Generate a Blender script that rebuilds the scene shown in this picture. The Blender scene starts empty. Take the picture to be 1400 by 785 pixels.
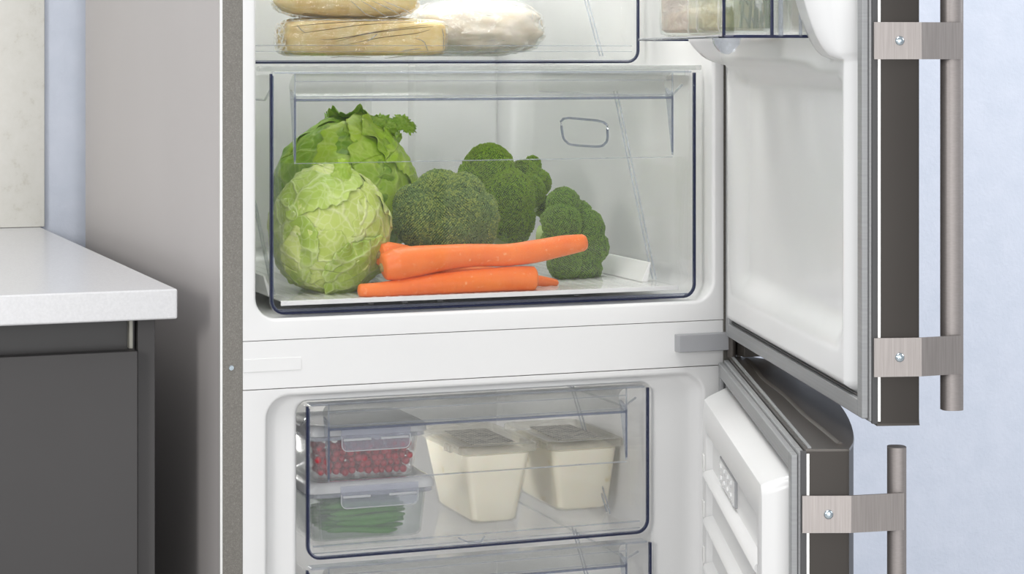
import bpy, bmesh, math, random
from mathutils import Vector, Matrix, noise
import numpy as np
R = random.Random(7)
S = bpy.context.scene
COL = S.collection

# ------------------------------------------------------------------ camera
F_PX, EYE, HOR = 3090.0, 1.15, 75.0
YAW = math.radians(20.64)
cd = bpy.data.cameras.new('camera'); cam = bpy.data.objects.new('camera', cd); COL.objects.link(cam)
cam.location = (0, 0, EYE)
cam.rotation_euler = (math.radians(90), 0, -YAW)
cd.sensor_width = 36; cd.lens = 36 * F_PX / 1400
cd.shift_y = -(392.5 - HOR) / 1400
cd.clip_start = 0.05
S.camera = cam
# ------------------------------------------------------------------ world, lights, exposure
w = bpy.data.worlds.new('studio'); S.world = w; w.use_nodes = True
w.node_tree.nodes['Background'].inputs[0].default_value = (0.93, 0.955, 1.0, 1)
w.node_tree.nodes['Background'].inputs[1].default_value = 0.46
def area(name, loc, target, size, power, col=(1, 1, 1), size_y=None):
    l = bpy.data.lights.new(name, 'AREA'); l.energy = power; l.color = col
    l.size = size
    if size_y: l.shape = 'RECTANGLE'; l.size_y = size_y
    o = bpy.data.objects.new(name, l); COL.objects.link(o)
    o.location = loc
    o.rotation_euler = (Vector(target) - Vector(loc)).to_track_quat('-Z', 'Y').to_euler()
    return o
area('key_light', (-1.55, 0.15, 1.55), (0.8, 2.5, 0.95), 0.45, 28, (1, 0.985, 0.96), 0.6)
area('fill_light', (0.35, -0.75, 0.95), (0.85, 2.6, 0.85), 1.1, 27, (1, 1, 1))
area('cabin_fill', (0.835, 2.62, 1.732), (0.835, 2.60, 0.9), 0.34, 5.0, (1, 0.99, 0.97), 0.25)  # unseen source added to brighten the upper cavity
area('overhead_fill', (0.1, 1.5, 3.0), (0.1, 2.4, 0.9), 1.3, 37, (1, 0.99, 0.98))  # overhead source added out of view to lift the worktop
area('freezer_fill', (0.628, 2.52, 0.715), (1.0, 2.44, 0.68), 0.24, 1.0, (1, 0.99, 0.96), 0.08)  # added on the hidden left wall to brighten the freezer contents
area('wall_fill', (3.6, 0.9, 2.2), (2.0, 3.17, 1.0), 1.2, 61, (0.93, 0.96, 1))  # off-frame source added to brighten the wall right of the fridge
S.view_settings.view_transform = 'Standard'; S.view_settings.look = 'None'
S.view_settings.gamma = 1; S.view_settings.use_curve_mapping = False
S.view_settings.exposure = 0.0
S.cycles.transparent_max_bounces = 48
S.cycles.max_bounces = 10
S.cycles.caustics_reflective = False; S.cycles.caustics_refractive = False

# ------------------------------------------------------------------ helpers
SN, CN = math.sin(YAW), math.cos(YAW)
def at(px, py, Y):
    """photo pixel -> world point on the plane y = Y (parallel to the fridge front)"""
    u = (px - 700) / F_PX
    d = Y / (CN - SN * u)
    return Vector((d * (CN * u + SN), Y, EYE - (py - HOR) / F_PX * d))

class NT:
    def __init__(s, name):
        s.m = bpy.data.materials.new(name); s.m.use_nodes = True
        s.t = s.m.node_tree; s.t.nodes.clear()
        s.out = s.t.nodes.new('ShaderNodeOutputMaterial')
    def n(s, typ, ins=None, **kw):
        x = s.t.nodes.new('ShaderNode' + typ)
        for k, v in kw.items(): setattr(x, k, v)
        for k, v in (ins or {}).items():
            if isinstance(v, bpy.types.NodeSocket): s.t.links.new(v, x.inputs[k])
            else: x.inputs[k].default_value = v
        return x
    def surf(s, sock): s.t.links.new(sock, s.out.inputs[0]); return s.m
    def ramp(s, fac, stops):
        r = s.n('ValToRGB', {'Fac': fac}); e = r.color_ramp.elements
        while len(e) < len(stops): e.new(0.5)
        for el, (p, c) in zip(e, stops): el.position = p; el.color = (*c, 1)
        return r.outputs[0]
    def noise(s, scale, detail=3, vec=None, rough=.5, dist=0):
        v = vec or s.n('TexCoord').outputs['Object']
        return s.n('TexNoise', {'Vector': v, 'Scale': scale, 'Detail': detail, 'Roughness': rough, 'Distortion': dist})
    def vec(s, sc):
        return s.n('Mapping', {'Vector': s.n('TexCoord').outputs['Object'], 'Scale': sc}).outputs[0]
    def bump(s, h, strength=.3, dist=.001, prev=None):
        b = s.n('Bump', {'Height': h, 'Strength': strength, 'Distance': dist})
        if prev: s.t.links.new(prev, b.inputs['Normal'])
        return b.outputs[0]
    def pbsdf(s, col, rough=.4, metal=0., normal=None, spec=.5, sss=0, coat=0):
        p = s.n('BsdfPrincipled', {'Roughness': rough, 'Metallic': metal, 'Specular IOR Level': spec})
        if isinstance(col, bpy.types.NodeSocket): s.t.links.new(col, p.inputs['Base Color'])
        else: p.inputs['Base Color'].default_value = (*col, 1)
        if normal: s.t.links.new(normal, p.inputs['Normal'])
        if sss: p.inputs['Subsurface Weight'].default_value = sss; p.inputs['Subsurface Scale'].default_value = .01
        if coat: p.inputs['Coat Weight'].default_value = coat
        return p.outputs[0]

def plain(name, col, rough=.4, metal=0., spec=.5, var=.03, bs=0, bscale=600, sss=0, coat=0):
    t = NT(name)
    nz = t.noise(9, 3)
    c0 = [max(0, c * (1 - var)) for c in col]; c1 = [min(1, c * (1 + var)) for c in col]
    c = t.ramp(nz.outputs[0], [(.35, c0), (.65, c1)])
    nm = t.bump(t.noise(bscale, 2).outputs[0], bs, .0006) if bs else None
    return t.surf(t.pbsdf(c, rough, metal, nm, spec, sss, coat))
def brushed(name, col, rough=.35, sc=(3, 3, 900), var=.12, metal=1., bs=.12):
    t = NT(name)
    nz = t.noise(1, 4, t.vec(sc))
    c = t.ramp(nz.outputs[0], [(.3, [x * (1 - var) for x in col]), (.7, [min(1, x * (1 + var)) for x in col])])
    return t.surf(t.pbsdf(c, rough, metal, t.bump(nz.outputs[0], bs, .0003)))
def clear(name, tint=(.96, .97, .97), milk=.04, milkcol=(.85, .87, .88), refl=1., rough=.03, bump=0, bsc=40):
    t = NT(name)
    nm = t.bump(t.noise(bsc, 4, dist=1.5).outputs[0], bump, .006) if bump else None
    tr = t.n('BsdfTransparent', {'Color': (*tint, 1)})
    df = t.n('BsdfDiffuse', {'Color': (*milkcol, 1)}); tl = t.n('BsdfTranslucent', {'Color': (*milkcol, 1)})
    mk = t.n('MixShader', {0: .5, 1: df.outputs[0], 2: tl.outputs[0]})
    a = t.n('MixShader', {0: milk, 1: tr.outputs[0], 2: mk.outputs[0]})
    gl = t.n('BsdfGlossy', {'Roughness': rough, 'Color': (1, 1, 1, 1)})
    fr = t.n('LayerWeight', {'Blend': .5})
    if nm: t.t.links.new(nm, gl.inputs['Normal']); t.t.links.new(nm, fr.inputs['Normal'])
    f5 = t.n('Math', {0: fr.outputs['Facing'], 1: 5.0}, operation='POWER')       # Schlick, the same from both sides of a pane
    f1 = t.n('Math', {0: f5.outputs[0], 1: .96, 2: .022}, operation='MULTIPLY_ADD')
    k = t.n('Math', {0: f1.outputs[0], 1: refl}, operation='MULTIPLY', use_clamp=True)
    return t.surf(t.n('MixShader', {0: k.outputs[0], 1: a.outputs[0], 2: gl.outputs[0]}).outputs[0])

WL = {}
class MB:
    def __init__(s): s.v = []; s.f = []; s.mi = []; s.xf = None; s.cur = 0
    def add(s, vs, fs):
        b = len(s.v)
        s.v += [s.xf(*p) if s.xf else tuple(p) for p in vs]
        s.f += [tuple(b + i for i in f) for f in fs]; s.mi += [s.cur] * len(fs); return s
    def box(s, x0, x1, y0, y1, z0, z1):
        vs = [(x, y, z) for x in (x0, x1) for y in (y0, y1) for z in (z0, z1)]
        return s.add(vs, [(0, 1, 3, 2), (4, 6, 7, 5), (0, 4, 5, 1), (2, 3, 7, 6), (0, 2, 6, 4), (1, 5, 7, 3)])
    def loft(s, rings, cap0=True, cap1=True, closed=True):
        n = len(rings[0]); vs = [p for r in rings for p in r]; fs = []
        for i in range(len(rings) - 1):
            for j in range(n if closed else n - 1):
                k = (j + 1) % n
                fs.append((i * n + j, i * n + k, (i + 1) * n + k, (i + 1) * n + j))
        if cap0: fs.append(tuple(range(n - 1, -1, -1)))
        if cap1: fs.append(tuple((len(rings) - 1) * n + j for j in range(n)))
        return s.add(vs, fs)
    def tube(s, pts, rad, n=10, cap=True, sq=1.0):
        pts = [Vector(p) for p in pts]; rings = []
        up = Vector((0, 0, 1))
        for i, p in enumerate(pts):
            t = (pts[min(i + 1, len(pts) - 1)] - pts[max(i - 1, 0)]).normalized()
            a = t.cross(up)
            if a.length < .1: a = t.cross(Vector((0, 1, 0)))
            a.normalize(); b = a.cross(t)
            r = rad(i / (len(pts) - 1)) if callable(rad) else rad
            rings.append([tuple(p + a * (r * math.cos(q * 2 * math.pi / n)) + b * (r * sq * math.sin(q * 2 * math.pi / n))) for q in range(n)])
        return s.loft(rings, cap, cap)
    def lathe(s, c, prof, n=32, cap0=True, cap1=True):
        return s.loft([[(c[0] + r * math.cos(q * 2 * math.pi / n), c[1] + r * math.sin(q * 2 * math.pi / n), c[2] + z) for q in range(n)] for r, z in prof], cap0, cap1)
    def sheet(s, grid, th=None):
        """grid[i][j] of points; open sheet"""
        n = len(grid[0]); vs = [p for r in grid for p in r]
        fs = [(i * n + j, i * n + j + 1, (i + 1) * n + j + 1, (i + 1) * n + j) for i in range(len(grid) - 1) for j in range(n - 1)]
        return s.add(vs, fs)

def rrect(x0, x1, z0, z1, r, y=None, plane='xz', seg=6, rb=None):
    """rounded rectangle ring, ccw; r top radius, rb bottom radius"""
    rb = r if rb is None else rb; pts = []
    for cx, cz, a0, rr in ((x1 - rb, z0 + rb, -90, rb), (x1 - r, z1 - r, 0, r), (x0 + r, z1 - r, 90, r), (x0 + rb, z0 + rb, 180, rb)):
        for k in range(seg + 1):
            a = math.radians(a0 + 90 * k / seg)
            pts.append((cx + rr * math.cos(a), cz + rr * math.sin(a)))
    if plane == 'xz': return [(p[0], y, p[1]) for p in pts]
    if plane == 'xy': return [(p[0], p[1], y) for p in pts]
    return [(y, p[0], p[1]) for p in pts]

def setp(o, label=None, cat=None, group=None, kind=None):
    if label: o['label'] = label
    if cat: o['category'] = cat
    if group: o['group'] = group
    if kind: o['kind'] = kind
    return o
def empty(name, loc, label=None, cat=None, group=None, kind=None, parent=None):
    o = bpy.data.objects.new(name, None); COL.objects.link(o); o.empty_display_size = .02
    WL[o.name] = Vector(loc)
    if parent: o.parent = parent; o.location = Vector(loc) - WL[parent.name]
    else: o.location = loc
    return setp(o, label, cat, group, kind)
def obj(name, mb, mats, parent=None, smooth=False, label=None, cat=None, group=None, kind=None, bevel=0, angle=40, bseg=2):
    if not isinstance(mats, (list, tuple)): mats = [mats]
    V = np.array(mb.v, dtype=float)
    org = Vector(((V[:, 0].min() + V[:, 0].max()) / 2, (V[:, 1].min() + V[:, 1].max()) / 2, V[:, 2].min()))
    me = bpy.data.meshes.new(name)
    me.from_pydata([tuple(Vector(v) - org) for v in mb.v], [], mb.f)
    for m in mats: me.materials.append(m)
    if len(mats) > 1: me.polygons.foreach_set('material_index', mb.mi)
    bm = bmesh.new(); bm.from_mesh(me)
    bmesh.ops.recalc_face_normals(bm, faces=bm.faces)
    if smooth:
        for f in bm.faces: f.smooth = True
        for e in bm.edges:
            if len(e.link_faces) == 2 and e.calc_face_angle(0) > math.radians(angle): e.smooth = False
    bm.to_mesh(me); bm.free(); me.update()
    o = bpy.data.objects.new(name, me); COL.objects.link(o)
    WL[o.name] = org
    if parent: o.parent = parent; o.location = org - WL[parent.name]
    else: o.location = org
    if bevel:
        b = o.modifiers.new('bevel', 'BEVEL'); b.width = bevel; b.segments = bseg; b.limit_method = 'ANGLE'; b.angle_limit = math.radians(35)
        for p in me.polygons: p.use_smooth = True
        b.harden_normals = True
    return setp(o, label, cat, group, kind)

# ------------------------------------------------------------------ materials
M = {}
def wallmat():
    t = NT('wall_plaster')
    a = t.noise(170, 3); b = t.noise(30, 2)
    c = t.ramp(b.outputs[0], [(.3, (.62, .665, .755)), (.7, (.66, .70, .79))])
    nm = t.bump(a.outputs[0], .35, .002)
    return t.surf(t.pbsdf(c, .75, 0, nm, .2))
M['wall'] = wallmat()
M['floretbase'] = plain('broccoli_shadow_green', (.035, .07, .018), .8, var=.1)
M['floor'] = plain('floor_vinyl', (.45, .44, .43), .5)
M['white'] = plain('white_liner_plastic', (.75, .75, .746), .28, var=.008, spec=.45)
M['liner'] = plain('door_liner_plastic', (.76, .765, .765), .22, var=.01, spec=.5)
M['side'] = brushed('fridge_side_steel', (.56, .53, .518), .5, (60, 2, 1.2), .035, .15, .03)
def stripmat():
    t = NT('speckled_grey_steel')
    c = t.ramp(t.noise(900, 2).outputs[0], [(.3, (.15, .14, .125)), (.6, (.195, .185, .165)), (.8, (.27, .26, .24))])
    return t.surf(t.pbsdf(c, .4, .3))
M['strip'] = stripmat()
M['steel'] = brushed('brushed_handle_steel', (.29, .265, .255), .5, (260, 260, 900), .05, .65, .06)
M['steel_v'] = brushed('brushed_bracket_steel', (.37, .34, .325), .5, (900, 900, 25), .09, 1., .08)
M['dark'] = plain('door_edge_dark_reflection', (.052, .046, .041), .42, .4, var=.03, spec=.3)  # steel door edge; dark room reflection put into the brown base colour
M['darktop'] = plain('polished_dark_door_top', (.075, .066, .058), .3, .3, var=.02)
M['gasket'] = brushed('grey_door_gasket', (.30, .305, .31), .45, (3, 3, 400), .10, 0.2, .05)
M['gasketdark'] = plain('dark_gasket_groove', (.06, .06, .062), .5)
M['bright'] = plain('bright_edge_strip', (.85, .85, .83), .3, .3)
M['hinge'] = plain('grey_hinge_plastic', (.35, .355, .37), .45)
M['screw'] = plain('zinc_screw', (.55, .63, .68), .25, .9)
M['clear'] = clear('clear_drawer_plastic', (.997, .997, .997), .003, (.74, .75, .74), .45)
M['clearf'] = clear('clear_front_plastic', (.997, .997, .997), .004, (.80, .81, .81), .5)
M['hazy'] = clear('hazy_front_plastic', (.997, .997, .997), .010, (.86, .87, .86), .45, .08)
M['milky'] = clear('milky_header_plastic', (.93, .935, .93), .28, (.60, .61, .60), .9, .12)
M['rib'] = clear('clear_rib_plastic', (.88, .90, .93), .26, (.62, .65, .71), 1.6, .05)
M['blue'] = clear('dark_blue_plastic_edge', (.30, .34, .48), .62, (.045, .055, .13), 1.2, .1)
M['bluel'] = clear('light_blue_plastic_edge', (.66, .69, .78), .30, (.34, .37, .46), 1.4, .05)
M['tray'] = plain('white_tray_plastic', (.80, .80, .79), .3)
M['shelfglass'] = clear('shelf_glass', (.93, .945, .935), .08, (.66, .69, .67), 1.0)

# ------------------------------------------------------------------ setting
WY = 3.17
obj('wall_back', MB().box(-1.6, 3.6, WY, WY + .1, 0, 2.6), M['wall'], kind='structure')
obj('floor', MB().box(-1.6, 3.6, -1.5, WY + .1, -.05, 0), M['floor'], kind='structure')

# ------------------------------------------------------------------ kitchen unit
CX, CY = .4935, 2.277
t = NT('white_worktop_laminate')
c = t.ramp(t.noise(400, 2).outputs[0], [(.3, (.59, .59, .60)), (.7, (.64, .64, .65))])
M['worktop'] = t.surf(t.pbsdf(c, .26, 0, None, .5))
obj('worktop', MB().box(-.7, CX, CY, WY - .001, .8805, .9113), M['worktop'], bevel=.0022,
    label='white laminate kitchen worktop on the dark grey base cabinet left of the refrigerator', cat='worktop')
t = NT('cream_splashback')
nz = t.noise(55, 5, rough=.7)
c = t.ramp(nz.outputs[0], [(.28, (.52, .50, .44)), (.42, (.61, .60, .55)), (.7, (.64, .63, .585))])
M['splash'] = t.surf(t.pbsdf(c, .4))
p = at(61, 310, WY - .012)
obj('splashback', MB().box(-.7, p.x, WY - .012, WY - .0005, .9118, 1.62), M['splash'], bevel=.0008,
    label='cream speckled splashback panel standing on the worktop at the wall', cat='splashback')
M['grey'] = plain('dark_grey_cabinet', (.055, .052, .052), .6, var=.02, bs=.04, bscale=900)
M['greyin'] = plain('darker_grey_rail', (.055, .053, .053), .5)
cab = empty('base_cabinet', (.18, 2.6, 0), 'dark grey base cabinet under the white worktop', 'cabinet')
obj('side_panel', MB().box(.4605, .4785, 2.318, 3.10, 0.0, .8803), M['grey'], cab, bevel=.0006)
obj('side_panel', MB().box(-.14, -.122, 2.318, 3.10, 0.0, .8803), M['grey'], cab, bevel=.0006)
obj('back_panel', MB().box(-.122, .4605, 3.085, 3.10, .08, .8803), M['grey'], cab)
obj('top_rail', MB().box(-.122, .4600, 2.332, 2.35, .80, .8800), M['greyin'], cab)
obj('rail_trim', MB().box(.4525, .4560, 2.3215, 2.3315, .847, .8800), plain('pale_trim', (.36, .35, .30), .4), cab)
obj('drawer_front', MB().box(-.118, .4570, 2.300, 2.3175, .45, .8467), M['grey'], cab, bevel=.001)
obj('drawer_front', MB().box(-.118, .4570, 2.300, 2.3175, .10, .446), M['grey'], cab, bevel=.001)
obj('bottom_panel', MB().box(-.122, .4605, 2.33, 3.085, .08, .098), M['grey'], cab)

# ------------------------------------------------------------------ refrigerator case
F = 2.277; XL, XR = .538, 1.133; YB = 3.066; ZT = 1.80
fr = empty('refrigerator', ((XL + XR) / 2, (F + YB) / 2, 0.0), 'stainless steel refrigerator with both doors open on white interior', 'refrigerator')
obj('side_panel', MB().box(XL, XL + .003, F + .004, YB, .02, ZT), M['side'], fr, bevel=.001)
obj('side_panel', MB().box(XR - .003, XR, F + .004, YB, .02, ZT), M['side'], fr, bevel=.001)
obj('back_panel', MB().box(XL + .003, XR - .003, YB - .012, YB, .02, ZT), M['gasket'], fr)
obj('top_panel', MB().box(XL + .003, XR - .003, F + .004, YB - .012, ZT - .02, ZT), M['side'], fr)
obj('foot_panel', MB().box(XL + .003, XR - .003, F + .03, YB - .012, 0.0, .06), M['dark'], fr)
SX = .5613
obj('front_strip', MB().box(XL + .0012, SX, F, F + .03, .06, ZT - .02), M['strip'], fr, bevel=.0006, label='speckled grey steel front strip')
obj('front_strip', MB().box(XR - (SX - XL), XR - .0012, F, F + .03, .06, ZT - .02), M['strip'], fr, bevel=.0006)
obj('corner_highlight', MB().box(XL - .0006, XL + .0022, F - .0006, F + .0035, .06, ZT - .02), M['bright'], fr, bevel=.0008, label='steel corner edge, highlight put into its colour')  # thin bright strip paints the highlight along the case corner
mb = MB(); sp = at(316, 503, F)
mb.tube([(sp.x, F + .001, sp.z), (sp.x, F - .0016, sp.z)], .0026, 14)
obj('screw', mb, M['screw'], fr, smooth=True)
# liner helper: hollow cavity with a rounded rim joined to the flat front
FX0, FX1 = SX, XR - (SX - XL)
def liner(name, z0, z1, loops, m):
    outer = rrect(FX0, FX1, z0, z1, .0003, F)
    back = rrect(FX0, FX1, z0, z1, .0003, F + .02)
    mb = MB(); mb.loft([back, outer] + loops, cap0=False, cap1=True)
    return obj(name, mb, m, fr, smooth=True, angle=50)
# upper liner : opening .573-1.098, floor .876
def fil(x0, x1, z0, z1, r, y, rad, n=5):
    """rings turning from the flat face into a wall with a fillet of radius rad (convex rim)"""
    out = []
    for k in range(n + 1):
        a = math.radians(90 * k / n); g = rad * (1 - math.sin(a)); d = rad * (1 - math.cos(a))
        out.append(rrect(x0 - g, x1 + g, z0 - g, z1 + g, r + g, y + d, seg=8))
    return out
def outer8(x0, x1, z0, z1, y): return rrect(x0, x1, z0, z1, .0003, y, seg=8)
def liner2(name, z0, z1, loops, m):
    mb = MB(); mb.loft([outer8(FX0, FX1, z0, z1, F + .02), outer8(FX0, FX1, z0, z1, F)] + loops, cap0=False, cap1=True)
    return obj(name, mb, m, fr, smooth=True, angle=50)
L = fil(.5755, 1.0965, .8765, 1.742, .022, F, .004)
L += [rrect(.577, 1.095, .878, 1.740, .022, F + .10, seg=8), rrect(.580, 1.092, .879, 1.738, .024, 2.70, seg=8)]
for k in range(6):
    a = math.radians(90 * k / 5); g = .03 * (1 - math.cos(a)); L.append(rrect(.582 + g, 1.090 - g, .88 + g, 1.736 - g, .026, 2.80 + .03 * math.sin(a), seg=8))
liner2('upper_liner', .8548, ZT - .022, L, M['white'])
# lower liner : outer recess .5852-1.087 , cavity .626-1.0225
RZ = .7955; L = fil(.5870, 1.0850, .12, RZ, .024, F, .004)
rd = .020
for k in range(1, 6):   # concave fillet from recess wall to recess floor
    a = math.radians(90 * k / 5); g = rd * (1 - math.cos(a)); L.append(rrect(.5870 + g, 1.0850 - g, .12 + g * .3, RZ - g * .3, .022, F + .003 + rd * math.sin(a) * .6, seg=8))
L.append(rrect(.617, 1.031, .13, .7885, .016, F + .0155, seg=8))
L += fil(.6235, 1.0295, .135, .7865, .012, F + .0155, .005, 4)
L += [rrect(.6255, 1.027, .136, .786, .014, 2.75, seg=8), rrect(.632, 1.02, .14, .78, .014, 2.765, seg=8)]
liner2('lower_liner', .06, .8035, L, M['white'])
obj('middle_panel', MB().box(FX0, FX1, F + .0002, F + .02, .8042, .8541), M['white'], fr, bevel=.0006)
p0 = at(412, 490, F)
obj('cover_cap', MB().box(FX0 + .0005, p0.x, F - .0005, F + .0015, .8225, .8358), M['white'], fr, bevel=.0003)
obj('cavity_divider', MB().box(.583, 1.09, 2.84, YB - .015, .79, .87), M['gasket'], fr)
# back wall air column in the upper cavity
mb = MB(); mb.loft([rrect(.92, 1.045, .885, 1.73, .01, 2.8299), rrect(.925, 1.04, .89, 1.725, .01, 2.818)], False, True)
obj('air_duct', mb, M['white'], fr, smooth=True, bevel=.003)
mb = MB(); mb.loft([rrect(.63, .87, .90, 1.73, .02, 2.8299), rrect(.64, .86, .91, 1.72, .02, 2.822)], False, True)
obj('rear_panel', mb, M['white'], fr, smooth=True, bevel=.003)
# glass shelf over the crisper
obj('glass_shelf', MB().box(.585, 1.087, 2.30, 2.79, 1.1335, 1.1375), M['shelfglass'], fr, bevel=.001)
obj('shelf_front_trim', MB().box(.582, 1.09, 2.291, 2.30, 1.1328, 1.1385), M['milky'], fr, bevel=.001)
# shelf carriers on right and left cavity walls
for s, x0, x1 in ((0, .5795, .5845), (1, 1.0875, 1.0925)):
    obj('shelf_support', MB().box(x0, x1, 2.33, 2.78, 1.126, 1.1332), M['white'], fr, bevel=.001)
# hinge bracket between the doors
hb = obj('hinge_bracket', MB().box(1.0500, 1.118, F - .012, F + .001, .8218, .8408), M['hinge'], fr, bevel=.0008)
obj('pin', MB().tube([(1.115, F - .0105, .8135), (1.115, F - .0105, .846)], .005, 14), M['darktop'], hb, smooth=True)
obj('bracket_plate', MB().box(1.121, 1.19, F - .030, F - .001, .8155, .8305), M['darktop'], fr, bevel=.0005)

# ------------------------------------------------------------------ drawers (parts of the refrigerator)
def ring_strip(mb, outer, inner, y0, y1):
    a = [(p[0], y0, p[2]) for p in outer]; b = [(p[0], y1, p[2]) for p in outer]
    c = [(p[0], y1, p[2]) for p in inner]; d = [(p[0], y0, p[2]) for p in inner]
    mb.loft([a, b, c, d, a], False, False)
def u_path(x0, x1, z0, z1, r, seg=6):
    pts = [(x0, z1)]
    for k in range(seg + 1):
        a = math.radians(180 + 90 * k / seg); pts.append((x0 + r + r * math.cos(a), z0 + r + r * math.sin(a)))
    for k in range(seg + 1):
        a = math.radians(270 + 90 * k / seg); pts.append((x1 - r + r * math.cos(a), z0 + r + r * math.sin(a)))
    pts.append((x1, z1)); return pts
def u_prism(mb, x0, x1, z0, z1, r, w_, y0, y1):
    o = u_path(x0, x1, z0, z1, r); i = u_path(x0 + w_, x1 - w_, z0 + w_, z1, max(r - w_, .001))
    rings = [[(a[0], y0, a[1]), (a[0], y1, a[1]), (b[0], y1, b[1]), (b[0], y0, b[1])] for a, b in zip(o, i)]
    mb.loft(rings)
def drawer(name, x0, x1, z0, z1, Y0, depth, header, sx0, sx1, zbar, zline, label=None, zfloor=.010, lean=True, scoop=True):
    th = .0028; taper = .012
    mb = MB()
    zf = z0 + zfloor
    zt = z1 - .004
    yb = Y0 + depth
    # side walls lean out from floor to top; back wall; floor
    for sgn, xo in ((1, x0), (-1, x1)):
        a = [(xo + sgn * (taper + .004), Y0 + .004, zf), (xo + sgn * (taper + .004 + th), Y0 + .004, zf), (xo + sgn * (.004 + th), Y0 + .004, zt), (xo + sgn * .004, Y0 + .004, zt)]
        b = [(x_, yb, z_) for x_, _, z_ in a]
        mb.loft([a, b])
    mb.box(x0 + taper + .004 + th, x1 - taper - .004 - th, Y0 + .004, yb, zf, zf + th)
    mb.box(x0 + taper + .004 + th, x1 - taper - .004 - th, yb - th, yb, zf + th, zt)
    dr = obj(name, mb, M['clear'], fr, label=label)
    # front plate with rounded bottom corners
    mb = MB()
    pth = u_path(x0, x1, z0, z1, .014)
    mb.loft([[(a, Y0, b) for a, b in pth], [(a, Y0 + .0038, b) for a, b in pth]])
    obj('front_panel', mb, M['clearf'], dr, smooth=True, angle=30)
    # lower hazier double wall
    if zline:
        mb = MB(); pth = u_path(x0 + .006, x1 - .006, z0 + .012, zline, .012)
        mb.loft([[(a, Y0 + .0052, b) for a, b in pth], [(a, Y0 + .0072, b) for a, b in pth]])
        obj('inner_front_panel', mb, M['hazy'], dr, smooth=True, angle=30)
    mb = MB(); u_prism(mb, x0 - .0008, x1 + .0008, z0 - .0008, z1 - .002, .015, .0023, Y0 - .0012, Y0 + .0030)
    obj('front_edge', mb, M['blue'], dr, smooth=True, label='dark blue edge of the clear front', angle=30)
    mb = MB(); u_prism(mb, x0 + .0018, x1 - .0018, z0 + .0018, z1 - .004, .012, .0011, Y0 - .0006, Y0 - .00005)
    obj('edge_highlight', mb, M['bluel'], dr, smooth=True)
    # corner flange running back along the sides of the front
    for xo, sg in ((x0, 1), (x1, -1)):
        mb = MB(); mb.box(*sorted((xo, xo + sg * .0022)), Y0 + .0045, Y0 + .050, z0 + .020, z1 - .003)
        obj('side_flange', mb, M['clear'], dr, bevel=.0006)
    # header band : curved channel
    if header:
        mb = MB(); g = []
        for k in range(9):
            q = k / 8; z = z1 - .002 - (z1 - .002 - zbar) * q
            g.append([(sx0, Y0 + .006 + .020 * math.sin(q * math.pi) ** .8, z), (sx1, Y0 + .006 + .020 * math.sin(q * math.pi) ** .8, z)])
        ring = [[g[k][j] for k in range(9)] + [(g[k][j][0], g[k][j][1] + .002, g[k][j][2]) for k in range(8, -1, -1)] for j in (0, 1)]
        mb.loft(ring)
        obj('handle_channel', mb, M['milky'], dr, smooth=True, angle=60)
        mb = MB(); mb.box(x0 + .004, x1 - .004, Y0 - .0005, Y0 + .016, z1 - .0022, z1 + .0002)
        obj('top_lip', mb, M['rib'], dr, bevel=.0008)
        mb = MB(); mb.tube([(sx0, Y0 + .0045, zbar), (sx1, Y0 + .0045, zbar)], .0014, 8)
        obj('channel_bar', mb, M['bluel'], dr, smooth=True)
        mb = MB(); mb.tube([(sx0, Y0 + .0045, zbar + .0036), (sx1, Y0 + .0045, zbar + .0036)], .0006, 6)
        obj('channel_bar', mb, M['rib'], dr, smooth=True)
    if scoop:
        for xs in (sx0, sx1):
            zb = zline - (.0 if xs == sx0 else -.002)
            mb = MB(); w2 = .0011
            tri = [(Y0 + .0045, zb), (Y0 + .0045, zbar + .006), (Y0 + .022, zbar + .011)]
            mb.loft([[(xs - w2, y, z) for y, z in tri], [(xs + w2, y, z) for y, z in tri]])
            obj('scoop_rib', mb, M['rib'], dr)
            mb = MB(); mb.box(xs - .0010, xs + .0010, Y0 + .0038, Y0 + .0048, zb + .003, zbar + .003)
            obj('rib_edge', mb, M['bluel'], dr)
            mb = MB(); mb.box(xs - .0007, xs + .0007, Y0 + .0038, Y0 + .0048, zbar + .004, z1 - .002)
            obj('rib_edge', mb, M['rib'], dr)
        mb = MB(); mb.box(sx0, sx1, Y0 + .0036, Y0 + .0080, zline - .0005, zline + .0003)
        obj('scoop_line', mb, M['rib'], dr)
        mb = MB(); mb.box(sx0, sx1, Y0 + .0040, Y0 + .0048, z1 - .0105, z1 - .0096)
        obj('scoop_line', mb, M['rib'], dr)
    # slanted ribs on both side walls
    if lean:
        for xo, sg in ((x0, 1), (x1, -1)):
            for off in (0, .010):
                mb = MB(); n = 6; pts = []
                for k in range(n + 1):
                    q = k / n
                    pts.append((xo + sg * (.008 + taper - taper * q), Y0 + .060 + off + .14 * q, zf + .004 + (z1 - .03 - zf) * q))
                mb.tube(pts, .0011, 6); obj('side_rib', mb, M['rib'], dr, smooth=True)
            mb = MB(); mb.tube([(xo + sg * .0066, Y0 + .02, zt - .012), (xo + sg * .0066, Y0 + .05, zt - .026), (xo + sg * .0066, yb - .01, zt - .026)], .0014, 6)
            obj('side_rib', mb, M['rib'], dr, smooth=True)
    return dr
CZ0, CZ1 = .8805, 1.1322
p1, p2 = at(403, 138, 2.29), at(919, 138, 2.29)
cr = drawer('crisper_drawer', .593, 1.0784, CZ0, CZ1, 2.285, .47, True, p1.x, p2.x, 1.1025, 1.0365, 'large clear crisper drawer')
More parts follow.
